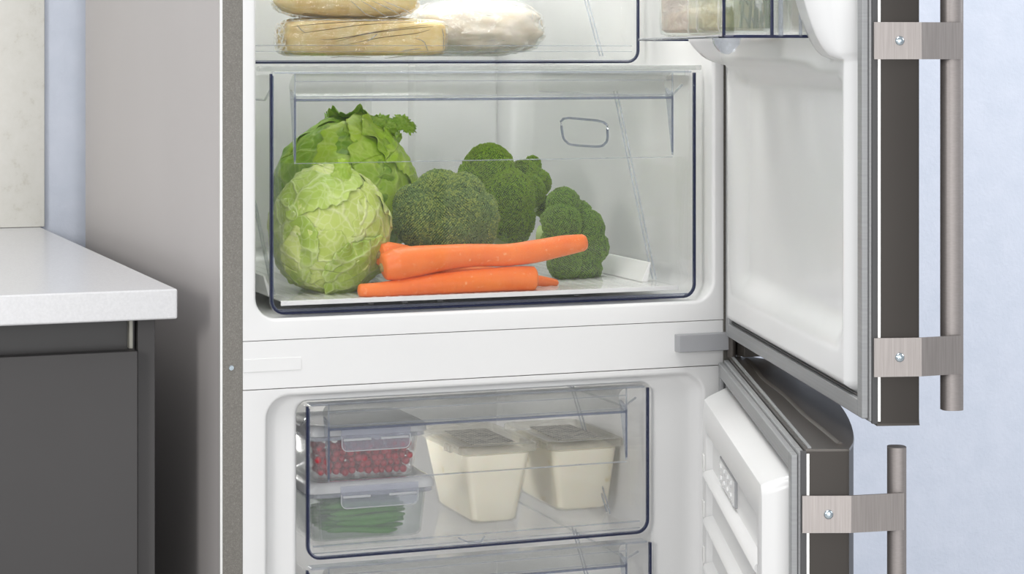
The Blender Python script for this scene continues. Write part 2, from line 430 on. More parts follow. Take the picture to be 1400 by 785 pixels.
# grip hoop on the crisper's right wall
mb = MB(); hp = []
ctr = [(766, 160), (830, 166), (831, 192), (822, 201), (779, 198), (770, 190)]
for px, py in ctr + ctr[:1]:
    u = (px - 700) / F_PX; x = 1.0715; k = (CN * u + SN) / (CN - SN * u); Y = x / k; hp.append(at(px, py, Y))
fine = []
for i in range(6):
    for q in range(5):
        fine.append(hp[i].lerp(hp[i + 1], q / 5))
fine = [sum((fine[(i + o) % 30] for o in (-1, 0, 1)), Vector()) / 3 for i in range(30)]
mb.tube(fine + fine[:1], .0017, 6); obj('grip_hoop', mb, M['bluel'], cr, smooth=True)
# white ribbed tray in the crisper
TZ = .8925
mb = MB(); mb.box(.612, 1.059, 2.2955, 2.735, TZ - .0028, TZ - .0008)
for i in range(30):
    x = .622 + i * .0145; mb.box(x, x + .0045, 2.302, 2.72, TZ - .0008, TZ)
tr = obj('crisper_tray', mb, M['tray'], cr)
mb = MB(); mb.box(.606, 1.062, 2.2925, 2.2955, TZ - .0048, TZ + .0004); obj('tray_front_edge', mb, M['tray'], cr, bevel=.0006)
for xa, xb in ((.612, .602), (1.040, 1.050)):
    mb = MB(); a = [(xa, 0, TZ), (xb, 0, TZ + .022), (xb + (.002 if xb > xa else -.002), 0, TZ + .022), (xa + (.008 if xb > xa else -.006), 0, TZ)]
    mb.loft([[(x, 2.345, z if z > TZ else z) for x, _, z in a], [(x, 2.70, z) for x, _, z in a]])
    obj('tray_lip', mb, M['tray'], cr, bevel=.0008)
mb = MB(); mb.box(.60, 1.071, 2.2865, 2.2915, CZ0 + .003, CZ0 + .0042); obj('bottom_rail', mb, M['bluel'], cr)
for px in (508, 555, 603, 790):
    q = at(px, 416, 2.2865)
    obj('drain_slot', MB().box(q.x - .003, q.x + .003, 2.2893, 2.2905, CZ0 + .0058, CZ0 + .0068), M['gasketdark'], cr)

q1, q2 = at(450, 590, 2.288), at(857, 560, 2.288)
fd = drawer('freezer_drawer', .632, 1.0215, .6222, .7843, 2.285, .42, True, q1.x, q2.x, .7560, .7010, 'clear upper freezer drawer', zfloor=.007)
f2 = drawer('freezer_drawer', .632, 1.0245, .4500, .6128, 2.285, .42, True, q1.x, q2.x, .5860, .5300, 'clear lower freezer drawer below the full one', zfloor=.007)
for d_, z_ in ((fd, .6222), (f2, .45)):
    mb = MB(); mb.box(.64, 1.014, 2.2905, 2.2925, z_ + .011, z_ + .0125); obj('bottom_rail', mb, M['rib'], d_)
    mb = MB(); mb.box(.64, 1.014, 2.2905, 2.2925, z_ + .004, z_ + .0048); obj('bottom_rail', mb, M['rib'], d_)
    mb = MB(); mb.tube([(.800, 2.287, z_ + .010), (.812, 2.287, z_ + .004), (.826, 2.287, z_ + .004), (.830, 2.287, z_ + .010)], .0009, 6); obj('bottom_catch', mb, M['rib'], d_, smooth=True)
# upper drawer
ud = drawer('upper_drawer', .593, 1.0784, 1.1410, 1.335, 2.440, .33, False, .62, 1.06, 1.30, 1.25, 'shallow clear drawer holding wrapped food', zfloor=.004, scoop=False)
mb = MB(); mb.box(.60, 1.072, 2.444, 2.446, 1.1600, 1.1609); mb.box(.60, 1.072, 2.4445, 2.447, 1.1535, 1.1541); obj('front_rail', mb, M['rib'], ud)
obj('cavity_shelf', MB().box(.585, 1.087, 2.44, 2.79, 1.348, 1.352), M['shelfglass'], fr, bevel=.001)

# ------------------------------------------------------------------ doors
def door_xf(hx, hy, ang):
    a = (-math.sin(ang), -math.cos(ang)); n = (math.cos(ang), -math.sin(ang))
    return lambda A, N, Z: (hx + a[0] * A + n[0] * N, hy + a[1] * A + n[1] * N, Z)
D1 = door_xf(1.118, F - .004, math.radians(14.45))
D2 = door_xf(1.110, F - .004, math.radians(19.74))
W = .590
def smooth01(x): x = max(0, min(1, x)); return x * x * (3 - 2 * x)
def outline():
    pts = [(0.0, .004), (0.0, .030)]
    for k in range(1, 20):
        A = W * k / 19; q = abs((A - W * .45) / (W * .55)) if A > W * .45 else abs((A - W * .45) / (W * .45))
        pts.append((min(A, W - .0005), .041 + .033 * (1 - min(1, q) ** 2.0) ** .8))
    pts += [(W, .038), (W, .004)]
    return pts
def build_door(D, z0, z1, label, topm):
    o = outline()
    mb = MB(); mb.xf = D
    mb.loft([[(A, N, z0 + .002) for A, N in o], [(A, N, z1 - .002) for A, N in o]])
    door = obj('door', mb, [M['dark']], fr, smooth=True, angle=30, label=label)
    for za, zb in ((z1 - .002, z1), (z0, z0 + .002)):
        mb = MB(); mb.xf = D
        mb.loft([[(A, N + (.0006 if N > .02 else 0), za) for A, N in o], [(A, N, zb) for A, N in o]])
        obj('end_cap', mb, topm, door, smooth=True, angle=30, label='polished dark cap')
    # raised step on the cap
    if True:
        mb = MB(); mb.xf = D; zz = z1
        wav = [(A, .020 + .018 * (A / W) ** 1.5 + .0025 * math.sin(A * 26) * (1 - A / W)) for A in [.02 + (W - .045) * k / 30 for k in range(31)]]
        mb.loft([[(A, N - .003, zz - .0002), (A, N, zz + .0016), (A, N + .0016, zz + .0016), (A, N + .003, zz - .0002)] for A, N in wav])
        obj('cap_ridge', mb, topm, door, smooth=True)
        mb = MB(); mb.xf = D; mb.box(.004, W - .003, .006, .009, zz - .0002, zz + .0012); obj('cap_ridge', mb, M['gasket'], door)
    # bright edge line on handle side
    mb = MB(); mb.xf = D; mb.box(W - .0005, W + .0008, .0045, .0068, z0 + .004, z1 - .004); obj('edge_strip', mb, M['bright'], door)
    mb = MB(); mb.xf = D; mb.box(W - .004, W + .0002, -.0002, .0043, z0 + .002, z1 - .002); obj('edge_profile', mb, M['gasketdark'], door)
    # gasket : four mitred bars with a stepped profile
    g0, g1 = -.010, .004; ww = .030
    def frame(ins, w_, n0, n1, m, nm):
        for (A0, A1, Z0, Z1) in ((ins, ins + w_, z0 + ins, z1 - ins), (W - ins - w_, W - ins, z0 + ins, z1 - ins), (ins + w_, W - ins - w_, z0 + ins, z0 + ins + w_), (ins + w_, W - ins - w_, z1 - ins - w_, z1 - ins)):
            mb = MB(); mb.xf = D; mb.box(A0, A1, n0, n1, Z0, Z1); obj(nm, mb, m, door, bevel=.0012)
    frame(.003, .022, -.002, .0038, M['gasket'], 'gasket')
    frame(.0055, .015, -.008, -.002, M['gasket'], 'gasket_lip')
    frame(.0206, .0022, -.0045, -.0018, M['gasketdark'], 'gasket_groove')
    return door
def handle(D, door, zs, z0b, z1b, n0, n1):
    a_f = W + .0022
    for zb, zt in zs:
        mb = MB(); mb.xf = D; th = .0022
        # plate on the edge, bend, arm out to the bar
        path = [(W + .0012, .0005), (W + .0012, .0412), (W - .010, n1 - .004)]
        path2 = [(W + .0012 + th, .0005), (W + .0012 + th, .0412 + .001), (W - .010 + th, n1 - .004)]
        ring = [path[0], path[1], path[2], path2[2], path2[1], path2[0]]
        mb.loft([[(A, N, zb) for A, N in ring], [(A, N, zt) for A, N in ring]])
        br = obj('handle_bracket', mb, M['steel_v'], door, label='brushed steel handle bracket')
        zc = (zb + zt) / 2
        mb = MB(); mb.xf = D
        mb.loft([[(W + .0034 + h, .0228 + r * math.cos(q * math.pi / 8), zc + r * math.sin(q * math.pi / 8)) for q in range(16)] for r, h in ((.0040, 0), (.0040, .0008), (.0030, .0018), (.0012, .0020), (.0010, .0010))])
        obj('screw', mb, M['screw'], door, smooth=True, angle=50)
        mb = MB(); mb.xf = D
        mb.loft([[(W - .014 - .006, (n0 + n1) / 2 - .006 + .006 * math.cos(q * math.pi / 6) - .004, zc - .006 + .012 + .006 * math.sin(q * math.pi / 6)) for q in range(12)], [(W - .010, (n0 + n1) / 2 - .006 + .006 * math.cos(q * math.pi / 6) - .004, zc + .006 + .006 * math.sin(q * math.pi / 6)) for q in range(12)]])
        obj('handle_post', mb, M['steel'], door, smooth=True)
    mb = MB(); mb.xf = D; sec = []
    c = (n0 + n1) / 2; hw = (n1 - n0) / 2
    for k in range(32):   # flattened oval section
        a = 2 * math.pi * k / 32; sg = lambda v: (abs(v) ** .75) * (1 if v > 0 else -1)
        sec.append((W - .0205 + .0095 * sg(math.sin(a)), c + hw * sg(math.cos(a))))
    mb.loft([[(A, N, z0b) for A, N in sec], [(A, N, z1b) for A, N in sec]])
    obj('handle_bar', mb, M['steel'], door, smooth=True, angle=40, label='vertical brushed steel handle bar')
d1 = build_door(D1, .8320, 1.80, 'open upper refrigerator door', M['darktop'])
handle(D1, d1, [(1.1462, 1.1780), (.8745, .9077)], .8420, 1.50, .0665, .0855)
d2 = build_door(D2, .06, .8135, 'open lower freezer door', M['darktop'])
handle(D2, d2, [(.7425, .7742)], .36, .8120, .0775, .0935)
# upper door liner as a height field
mb = MB(); mb.xf = D1
NA, NZ = 90, 150; A0, A1, Z0, Z1 = .0235, .5500, .8545, 1.776
def zs_grid():
    return [Z0 + (1.25 - Z0) * j / 110 for j in range(110)] + [1.25 + (Z1 - 1.25) * j / 24 for j in range(25)]
ZG = zs_grid(); AG = [A0 + (A1 - A0) * (i / NA) for i in range(NA + 1)]
def hfield(a, z):
    e = min((a - A0) / .010, (A1 - a) / .006, (z - Z0) / .006, (Z1 - z) / .010, 1)
    h = .0135 * smooth01(e)
    # shallow recessed field
    k = smooth01((a - A0 - .022) / .05) * smooth01((A1 - a - .012) / .035) * smooth01((z - .885) / .035) * smooth01((1.138 - z) / .022)
    h -= .013 * k
    # soft bulge by the hinge
    # horizontal ledge under the bin
    h += .010 * smooth01((z - 1.134) / .012) * smooth01((1.175 - z) / .01) * smooth01((a - A0) / .02) * smooth01((.47 - a) / .12)
    # bin side supports that swell upwards
    up = smooth01((z - 1.092) / .02)
    sw = max(0, min(1, (z - 1.146) / .13)) ** .42
    h += .050 * sw * smooth01((a - .495) / .008) * smooth01((A1 - .002 - a) / .010)
    h += .040 * math.sqrt(max(0, min(1, (z - 1.140) / .03))) * smooth01((.045 - a) / .006) * smooth01((a - A0 - .001) / .008)
    return h
grid = [[(a, -hfield(a, z) + .001, z) for a in AG] for z in ZG]
mb.sheet(grid)
mb.add([(A0, .003, Z0), (A1, .003, Z0), (A1, .003, Z1), (A0, .003, Z1)], [(0, 1, 2, 3)])
obj('door_liner', mb, M['liner'], d1, smooth=True, angle=75, label='glossy white inner lining')
# lower door liner : protruding block
mb = MB(); mb.xf = D2
lo = [(.0300, .560, .12, .7850, .001), (.0305, .5595, .12, .7845, -.004), (.040, .552, .13, .7765, -.024), (.043, .549, .134, .7735, -.0285), (.050, .542, .142, .768, -.030)]
rings = []
for a0, a1, z0, z1, n in lo: rings.append([(x, n, z) for x, _, z in rrect(a0, a1, z0, z1, .010, 0)])
# recessed shelf pocket inside the block
for a0, a1, z0, z1, n in [(.070, .530, .16, .745, -.030), (.073, .527, .163, .742, -.0285), (.076, .524, .166, .739, -.022)]:
    rings.append([(x, n, z) for x, _, z in rrect(a0, a1, z0, z1, .008, 0)])
mb.loft(rings)
ll = obj('door_liner', mb, M['white'], d2, smooth=True, angle=35, label='thick white inner lining')
for z in (.690, .640, .590, .540, .45, .36):
    mb = MB(); mb.xf = D2; sec = [(-.020, z), (-.030, z + .002), (-.033, z + .006), (-.031, z + .010), (-.020, z + .013)]
    mb.loft([[(.077, n, zz) for n, zz in sec], [(.523, n, zz) for n, zz in sec]])
    obj('liner_ledge', mb, M['white'], d2, smooth=True, angle=50)
for z in (.702, .652, .602, .552):
    mb = MB(); mb.xf = D2; mb.box(.056, .068, -.0315, -.029, z - .004, z + .014); obj('liner_tab', mb, M['bright'], d2, bevel=.001)
mb = MB(); mb.xf = D2; mb.box(.17, .31, -.0245, -.0215, .706, .7335); ep = obj('rating_plate', mb, M['hinge'], d2, bevel=.001)
mb = MB(); mb.xf = D2; mb.box(.175, .305, -.0252, -.0243, .7075, .7320)
for i in range(4):
    for j in range(2):
        mb.tube([(.192 + i * .030, -.0250, .7135 + j * .012), (.192 + i * .030, -.0266, .7135 + j * .012)], .0035, 6)
obj('plate_relief', mb, M['liner'], d2)

# ------------------------------------------------------------------ door bin
BZ = 1.1665
plan = [(.030, -.030), (.026, -.100), (.036, -.110), (.478, -.110), (.4875, -.108), (.492, -.100), (.4945, -.030)]
mb = MB(); mb.xf = D1; tb = .003
out = plan; ins = [(min(max(a, .0295), .491), max(n, -.1068)) for a, n in plan]
for i in range(len(out) - 1):
    a, b, c, d = out[i], out[i + 1], ins[i + 1], ins[i]
    mb.loft([[(*a, BZ), (*b, BZ), (*c, BZ), (*d, BZ)], [(*a, BZ + .10), (*b, BZ + .10), (*c, BZ + .10), (*d, BZ + .10)]])
mb.loft([[(A, N, BZ) for A, N in ins], [(A, N, BZ + .0022) for A, N in ins]])
mb.box(.03, .494, -.030, -.0275, BZ, BZ + .04)
bn = obj('door_bin', mb, M['clear'], d1, label='clear plastic door bin')
mb = MB(); mb.xf = D1
for i in range(len(plan) - 1):
    a, b = plan[i], plan[i + 1]; mb.tube([(*a, BZ), (*b, BZ)], .0016, 6)
for a, n, m in ((.4875, -.1085, 0), (.4935, -.066, 0)):
    mb.tube([(a, n, BZ), (a, n, BZ + .10)], .0017, 6)
obj('bin_edge', mb, M['blue'], d1, label='dark blue bin edge')
mb = MB(); mb.xf = D1; mb.tube([(.4945, -.058, BZ), (.4945, -.058, BZ + .10)], .0022, 8); mb.tube([(.4945, -.040, BZ), (.4945, -.040, BZ + .10)], .0016, 8)
obj('bin_rib', mb, M['rib'], d1)
mb = MB(); mb.xf = D1
mb.loft([[(.40 + r * 1.0 * math.cos(q * math.pi / 8), -.088 + r * math.sin(q * math.pi / 8), BZ - h) for q in range(16)] for r, h in ((.014, .0005), (.013, .006), (.008, .013), (.003, .016))])
obj('bin_foot', mb, M['rib'], d1, smooth=True)

# ------------------------------------------------------------------ jars and bottles in the bin (top-level)
M['jar'] = clear('jar_glass', (.93, .96, .94), .02, (.7, .75, .72), 1.6, .02, bump=.25, bsc=25)
def jar(A, N, r, h, name, label, cat, z=BZ + .0028, neck=.75, hn=.02):
    x, y, _ = D1(A, N, 0)
    e = empty(name, (x, y, z), label, cat)
    mb = MB(); mb.lathe((x, y, z), [(r * .80, 0), (r * .95, .002), (r, .006), (r, h - hn), (r * .93, h - hn * .5), (r * neck, h - .008), (r * neck, h)], 36)
    obj('glass', mb, M['jar'], e, smooth=True)
    mb = MB(); mb.lathe((x, y, z), [(r * neck + .002, h + .0005), (r * neck + .0025, h + .001), (r * neck + .0025, h + .014), (r * neck, h + .016)], 30)
    obj('lid', mb, M['bright'], e, smooth=True)
    return e, x, y, z
def liquid(x, y, z, r, h, m, name, label, cat):
    mb = MB(); mb.lathe((x, y, z + .004), [(r * .8, 0), (r * .93, .003), (r * .93, h)], 30)
    return obj(name, mb, m, smooth=True, label=label, cat=cat)
def splashmat(name, cols, sc):
    t = NT(name); nz = t.noise(sc, 4, dist=2)
    c = t.ramp(nz.outputs[0], [(.25 + .5 * i / (len(cols) - 1), c) for i, c in enumerate(cols)])
    return t.surf(t.pbsdf(c, .25, 0, t.bump(nz.outputs[0], .6, .004), .5, .1))
jar(.13, -.070, .034, .11, 'pickle_jar', 'glass jar of pale pink pickles, leftmost in the door bin', 'jar')
x, y, _ = D1(.13, -.070, 0)
liquid(x, y, BZ + .0028, .034, .075, splashmat('pink_pickle', [(.42, .33, .27), (.60, .46, .41), (.66, .60, .50)], 60), 'pickled_vegetables', 'pale pink pickled pieces inside the leftmost bin jar', 'food')
jar(.335, -.068, .036, .12, 'pickle_jar', 'glass jar of olive green pickles in the middle of the door bin', 'jar')
x, y, _ = D1(.335, -.068, 0)
liquid(x, y, BZ + .0028, .036, .085, splashmat('green_pickle', [(.12, .12, .03), (.30, .27, .12), (.50, .44, .25)], 40), 'pickled_vegetables', 'olive green pickles inside the middle bin jar', 'food')
jar(.235, -.066, .028, .10, 'sauce_jar', 'small jar of yellowish dressing between the two pickle jars', 'jar')
x, y, _ = D1(.235, -.066, 0)
liquid(x, y, BZ + .0028, .028, .07, splashmat('dressing', [(.40, .36, .25), (.55, .50, .38)], 30), 'dressing', 'yellowish dressing inside the small bin jar', 'food')
e, x, y, z = jar(.450, -.072, .034, .15, 'water_bottle', 'clear glass bottle with green herbs, nearest the bin corner', 'bottle', neck=.45, hn=.05)
M['herb'] = plain('herb_green', (.07, .10, .04), .5)
for i in range(9):
    a = R.uniform(0, 6.28); r = R.uniform(.004, .022)
    x0_, y0_ = x + r * math.cos(a), y + r * math.sin(a)
    mb = MB(); mb.tube([(x0_, y0_, z + .005), (x0_ + R.uniform(-.006, .006), y0_ + R.uniform(-.004, .004), z + .04), (x0_ + R.uniform(-.006, .006), y0_, z + R.uniform(.06, .1))], lambda q: .0016 * (1 - .5 * q), 6)
    for k in range(4):
        zz = z + .01 + k * .017; mb.tube([(x0_, y0_, zz), (x0_ + R.uniform(-.007, .007), y0_ + R.uniform(-.005, .005), zz + .008)], lambda q: .0028 * math.sin(math.pi * min(1, q + .15)) + .0003, 6)
    obj('herb_sprig', mb, M['herb'], smooth=True, label='dark green herb sprig inside the clear glass bottle', cat='herb', group='herb sprigs in the glass bottle')

# ------------------------------------------------------------------ vegetables
def leafmat(name, cA, cB, cV, vs=26, rough=.42, bs=.5):
    t = NT(name)
    co = t.n('TexCoord').outputs['Object']
    wn = t.noise(18, 3, co)
    mixv = t.n('VectorMath', {0: wn.outputs['Color'], 1: (.05, .05, .05)}, operation='MULTIPLY')
    v2 = t.n('VectorMath', {0: co, 1: mixv.outputs[0]}, operation='ADD').outputs[0]
    vo = t.n('TexVoronoi', {'Vector': v2, 'Scale': vs}, feature='DISTANCE_TO_EDGE')
    vo2 = t.n('TexVoronoi', {'Vector': v2, 'Scale': vs * 3.3}, feature='DISTANCE_TO_EDGE')
    big = t.noise(14, 3, co, .6)
    base = t.ramp(big.outputs[0], [(.36, cA), (.62, cB)])
    vf = t.n('MapRange', {'Value': vo.outputs['Distance'], 'From Min': 0.0, 'From Max': .07, 'To Min': 1, 'To Max': 0})
    vf2 = t.n('MapRange', {'Value': vo2.outputs['Distance'], 'From Min': 0.0, 'From Max': .10, 'To Min': .35, 'To Max': 0})
    m1 = t.n('Mix', {0: t.n('Math', {0: vf.outputs[0], 1: .55}, operation='MULTIPLY').outputs[0], 6: base, 7: (*cV, 1)}, data_type='RGBA')
    m2 = t.n('Mix', {0: vf2.outputs[0], 6: m1.outputs[2], 7: (*cV, 1)}, data_type='RGBA')
    nm = t.bump(vf.outputs[0], bs, .0018); nm = t.bump(t.noise(70, 3, co).outputs[0], .35, .0012, nm); nm = t.bump(vf2.outputs[0], bs * .6, .001, nm)
    pb = t.pbsdf(m2.outputs[2], rough, 0, nm, .45)
    tl = t.n('BsdfTranslucent', {'Color': m2.outputs[2]})
    return t.surf(t.n('MixShader', {0: .22, 1: pb, 2: tl.outputs[0]}).outputs[0])
M['pale_leaf'] = leafmat('pale_leaf', (.52, .64, .11), (.72, .80, .27), (.86, .88, .52))
M['palelime_leaf'] = leafmat('pale_lime_leaf', (.36, .52, .05), (.52, .66, .13), (.72, .80, .40))
M['green_leaf'] = leafmat('green_leaf', (.17, .34, .008), (.29, .49, .012), (.44, .60, .10), 20, .35)
M['lime_leaf'] = leafmat('lime_leaf', (.32, .53, .02), (.48, .67, .04), (.60, .74, .18), 20, .35)
def frame_of(d):
    d = Vector(d).normalized(); a = d.cross(Vector((0, 0, 1)))
    if a.length < .05: a = d.cross(Vector((1, 0, 0)))
    a.normalize(); return d, a, d.cross(a)
def leaf(center, rad, axis, ang, off, seed, m, parent, scale=(1, 1, 1), crink=.018, ruff=.05, nr=26, nf=84, frill=7, roll=0.0, ps=0.0):
    d, a, b = frame_of(axis); g = []
    sv = Vector((seed * 3.17, seed * 1.31, seed * 7.7)); pv = Vector((ps * 9.1, ps * 2.3, ps))
    for i in range(nr + 1):
        t_ = i / nr; row = []
        for j in range(nf + 1):
            ph = 2 * math.pi * j / nf
            cs = Vector((math.cos(ph), math.sin(ph), 0))
            en = noise.noise(cs * 1.3 + sv) * .28 + noise.noise(cs * 4.5 + sv) * .10 + noise.noise(cs * frill * 1.6 + sv) * .07 + noise.noise(cs * frill * 4 + sv) * .03
            th = ang * t_ * (1 + en)
            v = d * math.cos(th) + (a * math.cos(ph) + b * math.sin(ph)) * math.sin(th)
            r = 1 + off
            r += noise.noise(v * 2.2 + sv * .01) * .04                      # shared body shape
            rid = max(0, 1 - abs(noise.noise(v * 2.6 + sv)) * 9)
            r += crink * (noise.noise(v * 3.5 + pv) * 1.2 + noise.noise(v * 7 + pv) * .55 + noise.noise(v * 15 + pv) * .22) + .006 * rid
            e = max(0, (t_ - .62) / .38)
            r += ruff * e ** 1.6 * (.45 + noise.noise(cs * frill + sv * 2) * 1.7) + roll * e ** 2
            r -= .012 * (1 - e)
            p = center + Vector((v.x * scale[0], v.y * scale[1], v.z * scale[2])) * (rad * r)
            row.append(tuple(p))
        g.append(row)
    mb = MB(); mb.sheet(g)
    o = obj('leaf', mb, m, parent, smooth=True, angle=180)
    md = o.modifiers.new('thickness', 'SOLIDIFY'); md.thickness = .0006
    return o
def core(center, rad, scale, m, parent, name='heart', k=.97):
    bm = bmesh.new(); bmesh.ops.create_icosphere(bm, subdivisions=5, radius=1)
    mb = MB(); vs = []
    for v in bm.verts:
        d = v.co.normalized(); r = rad * (k + noise.noise(d * 2.2) * .04 + .02 * noise.noise(d * 7))
        vs.append(tuple(center + Vector((d.x * scale[0], d.y * scale[1], d.z * scale[2])) * r))
    mb.add(vs, [tuple(v.index for v in f.verts) for f in bm.faces]); bm.free()
    return obj(name, mb, m, parent, smooth=True, angle=180)
TOP = TZ + .0005
# pale head in front
c1 = at(452, 312, 2.378); r1 = .0655
c1.z = TOP + .0665
lt = empty('pale_lettuce', (c1.x, c1.y, TOP), 'pale round lettuce head at the front left of the crisper', 'lettuce')
core(c1, r1, (1.0, .95, 1.03), M['pale_leaf'], lt, k=.94)
sc = (1.0, .95, 1.05)
for k, (ax, an, off, mm, ru, ro) in enumerate([
        ((.35, -1, .25), 1.25, .000, 'pale_leaf', .01, 0), ((-.7, -.7, .25), 1.15, .012, 'pale_leaf', .015, 0), ((.9, -.6, -.1), .85, .010, 'pale_leaf', .02, 0),
        ((-.35, -.8, -.75), .80, .024, 'pale_leaf', .02, .0), ((.35, -.8, -.75), .62, .036, 'palelime_leaf', .07, .0), ((-.9, -.3, -.2), .7, .026, 'palelime_leaf', .03, 0),
        ((-.35, -.45, .9), .72, .026, 'palelime_leaf', .03, .0), ((.7, .5, .5), 1.1, .01, 'pale_leaf', .03, 0), ((-.3, 1, .2), 1.2, .01, 'pale_leaf', .03, 0)]):
    leaf(c1, r1, ax, an, off, k + 1, M[mm], lt, sc, crink=.028, ruff=ru, roll=ro, ps=1)
for px, py, s_ in ((468, 238, .011),):
    if s_:
        q = at(px, py, c1.y - .030); leaf(q, s_, (R.uniform(-.5, .5), -1, .4), 1.2, 0, 40 + px, M['lime_leaf'], lt, (1, .7, 1.4), crink=.12, ruff=.25, nr=14, nf=40, frill=6)
# green head behind
c2 = at(470, 262, 2.545); r2 = .083
c2.z = TOP + .092
lg = empty('green_lettuce', (c2.x, c2.y, TOP), 'bright green leafy lettuce behind the pale lettuce head', 'lettuce')
sc2 = (1.0, .92, 1.08)
core(c2, r2, sc2, M['green_leaf'], lg, k=.92)
for k, (ax, an, off, mm, ru, ro) in enumerate([
        ((-.9, -.5, .2), 1.3, .01, 'green_leaf', .02, 0), ((-.45, -.7, .75), 1.0, .024, 'green_leaf', .02, 0), ((.5, -.9, .0), 1.1, .0, 'green_leaf', .03, 0),
        ((.9, -.3, -.1), 1.0, .02, 'green_leaf', .05, .01), ((0, .9, .3), 1.3, .01, 'green_leaf', .03, 0), ((.15, -.6, -.8), 1.0, .01, 'green_leaf', .03, 0),
        ((.20, -.85, .50), .80, .036, 'lime_leaf', .03, .0), ((.60, -.60, .60), .86, .050, 'lime_leaf', .045, .01), ((.75, -.2, .65), .70, .064, 'lime_leaf', .05, .01),
        ((.35, .25, .95), .55, .03, 'green_leaf', .10, .03)]):
    leaf(c2, r2, ax, an, off, k + 21, M[mm], lg, sc2, crink=.030, ruff=ru, roll=ro, nr=36, nf=130, frill=6, ps=2)
for px, py, s_ in ((518, 168, .011), (548, 168, .010), (557, 175, .008), (533, 172, .010), (505, 171, .008)):
    q = at(px, py, c2.y - .02); leaf(q, s_, (.3, -1, .4), 1.4, 0, px, M['green_leaf'], lg, (1.1, .8, .8), crink=.15, ruff=.45, nr=16, nf=60, frill=6)

# broccoli
def brocmat(name, a, b, c):
    t = NT(name)
    vo = t.n('TexVoronoi', {'Vector': t.n('TexCoord').outputs['Object'], 'Scale': 420.0})
    nz = t.noise(28, 3); nf = t.noise(500, 2)
    m = t.n('Mix', {0: t.ramp(nf.outputs[0], [(.35, (0, 0, 0)), (.65, (1, 1, 1))]), 6: t.ramp(nz.outputs[0], [(.3, a), (.65, b)]), 7: (*c, 1)}, data_type='RGBA')
    m.inputs[0].default_value = .4
    return t.surf(t.pbsdf(m.outputs[2], .6, 0, t.bump(vo.outputs['Distance'], .9, .002), .25))
bmats = {'blue': [brocmat('broccoli_blue_' + str(i), *c) for i, c in enumerate([((.115, .195, .060), (.17, .26, .080), (.20, .29, .09)), ((.22, .30, .06), (.30, .38, .08), (.34, .42, .12))])],
         'lime': [brocmat('broccoli_lime_' + str(i), *c) for i, c in enumerate([((.12, .25, .018), (.22, .38, .025), (.27, .42, .04)), ((.25, .40, .03), (.19, .28, .03), (.2, .3, .04))])],
         'mid': [brocmat('broccoli_mid_' + str(i), *c) for i, c in enumerate([((.11, .225, .034), (.17, .30, .045), (.21, .34, .06)), ((.20, .32, .05), (.12, .20, .05), (.14, .22, .06))])]}
M['stalk'] = plain('broccoli_stalk', (.36, .47, .16), .45, var=.15)
ico0 = bmesh.new(); bmesh.ops.create_icosphere(ico0, subdivisions=1, radius=1)
IV = np.array([v.co[:] for v in ico0.verts]); IF = np.array([[v.index for v in f.verts] for f in ico0.faces]); ico0.free()
def broccoli(name, label, lobes, kind, stalk, bud, density, seed):
    """lobes: list of (centre, radius)."""
    rr = np.random.RandomState(seed)
    L_ = [(Vector(c), r) for c, r in lobes]
    base = empty(name, stalk[1], label, 'broccoli')
    mb = MB(); mb.tube(stalk[0], stalk[2], 16)
    for c, r in L_[1:]:
        mb.tube([stalk[0][-1], tuple(c.lerp(Vector(stalk[0][-1]), .2))], .006, 8)
    obj('stalk', mb, M['stalk'], base, smooth=True)
    C = np.array([c[:] for c, r in L_]); RR = np.array([r for c, r in L_])
    for li, (c, r) in enumerate(L_):
        bm = bmesh.new(); bmesh.ops.create_icosphere(bm, subdivisions=4, radius=1); vs = []
        for v in bm.verts:
            d = v.co; q = r * (.97 + .05 * noise.noise(d * 3 + c * 50) + .03 * noise.noise(d * 9 + c * 20)); vs.append(tuple(c + d * q))
        m1 = MB(); m1.add(vs, [tuple(v.index for v in f.verts) for f in bm.faces]); bm.free()
        # buds on the outside of the union
        n = int(density * r * r); d = rr.normal(size=(n, 3)); d /= np.linalg.norm(d, axis=1)[:, None]
        # even out with golden spiral
        k = np.arange(n) + .5; phi = np.arccos(1 - 2 * k / n); ta = np.pi * (1 + 5 ** .5) * k
        d = np.c_[np.cos(ta) * np.sin(phi), np.sin(ta) * np.sin(phi), np.cos(phi)] + d * .006
        nb = np.array([.05 * noise.noise(Vector(x) * 3 + c * 50) + .03 * noise.noise(Vector(x) * 9 + c * 20) for x in d])
        P_ = np.array(c[:]) + d * (r * (.985 + nb) + rr.uniform(-.0006, .0006, n))[:, None]
        keep = np.ones(n, bool)
        for lj in range(len(L_)):
            if lj != li: keep &= np.linalg.norm(P_ - C[lj], axis=1) > RR[lj] * .93
        keep &= P_[:, 1] < C[:, 1].max() + .02
        P_ = P_[keep]; n = len(P_)
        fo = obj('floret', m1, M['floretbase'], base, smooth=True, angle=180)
        if n:
            sz = bud * rr.uniform(.7, 1.2, n)
            V = (P_[:, None, :] + IV[None] * sz[:, None, None] * np.array([1, 1, 1])).reshape(-1, 3)
            Fc = (IF[None] + (np.arange(n) * len(IV))[:, None, None]).reshape(-1, 3)
            org = WL[fo.name]
            me = bpy.data.meshes.new('buds'); me.from_pydata((V - np.array(org[:])).tolist(), [], Fc.tolist())
            for m in bmats[kind]: me.materials.append(m)
            patch = np.array([noise.noise(Vector(p) * 45) for p in P_])
            idx = ((rr.uniform(size=n) + patch * .9) > .62).astype(int); me.polygons.foreach_set('material_index', np.repeat(idx, len(IF)))
            me.polygons.foreach_set('use_smooth', np.ones(len(Fc), bool)); me.update()
            bo = bpy.data.objects.new('buds', me); COL.objects.link(bo); bo.parent = fo; bo['kind'] = 'stuff'; WL[bo.name] = org
    return base
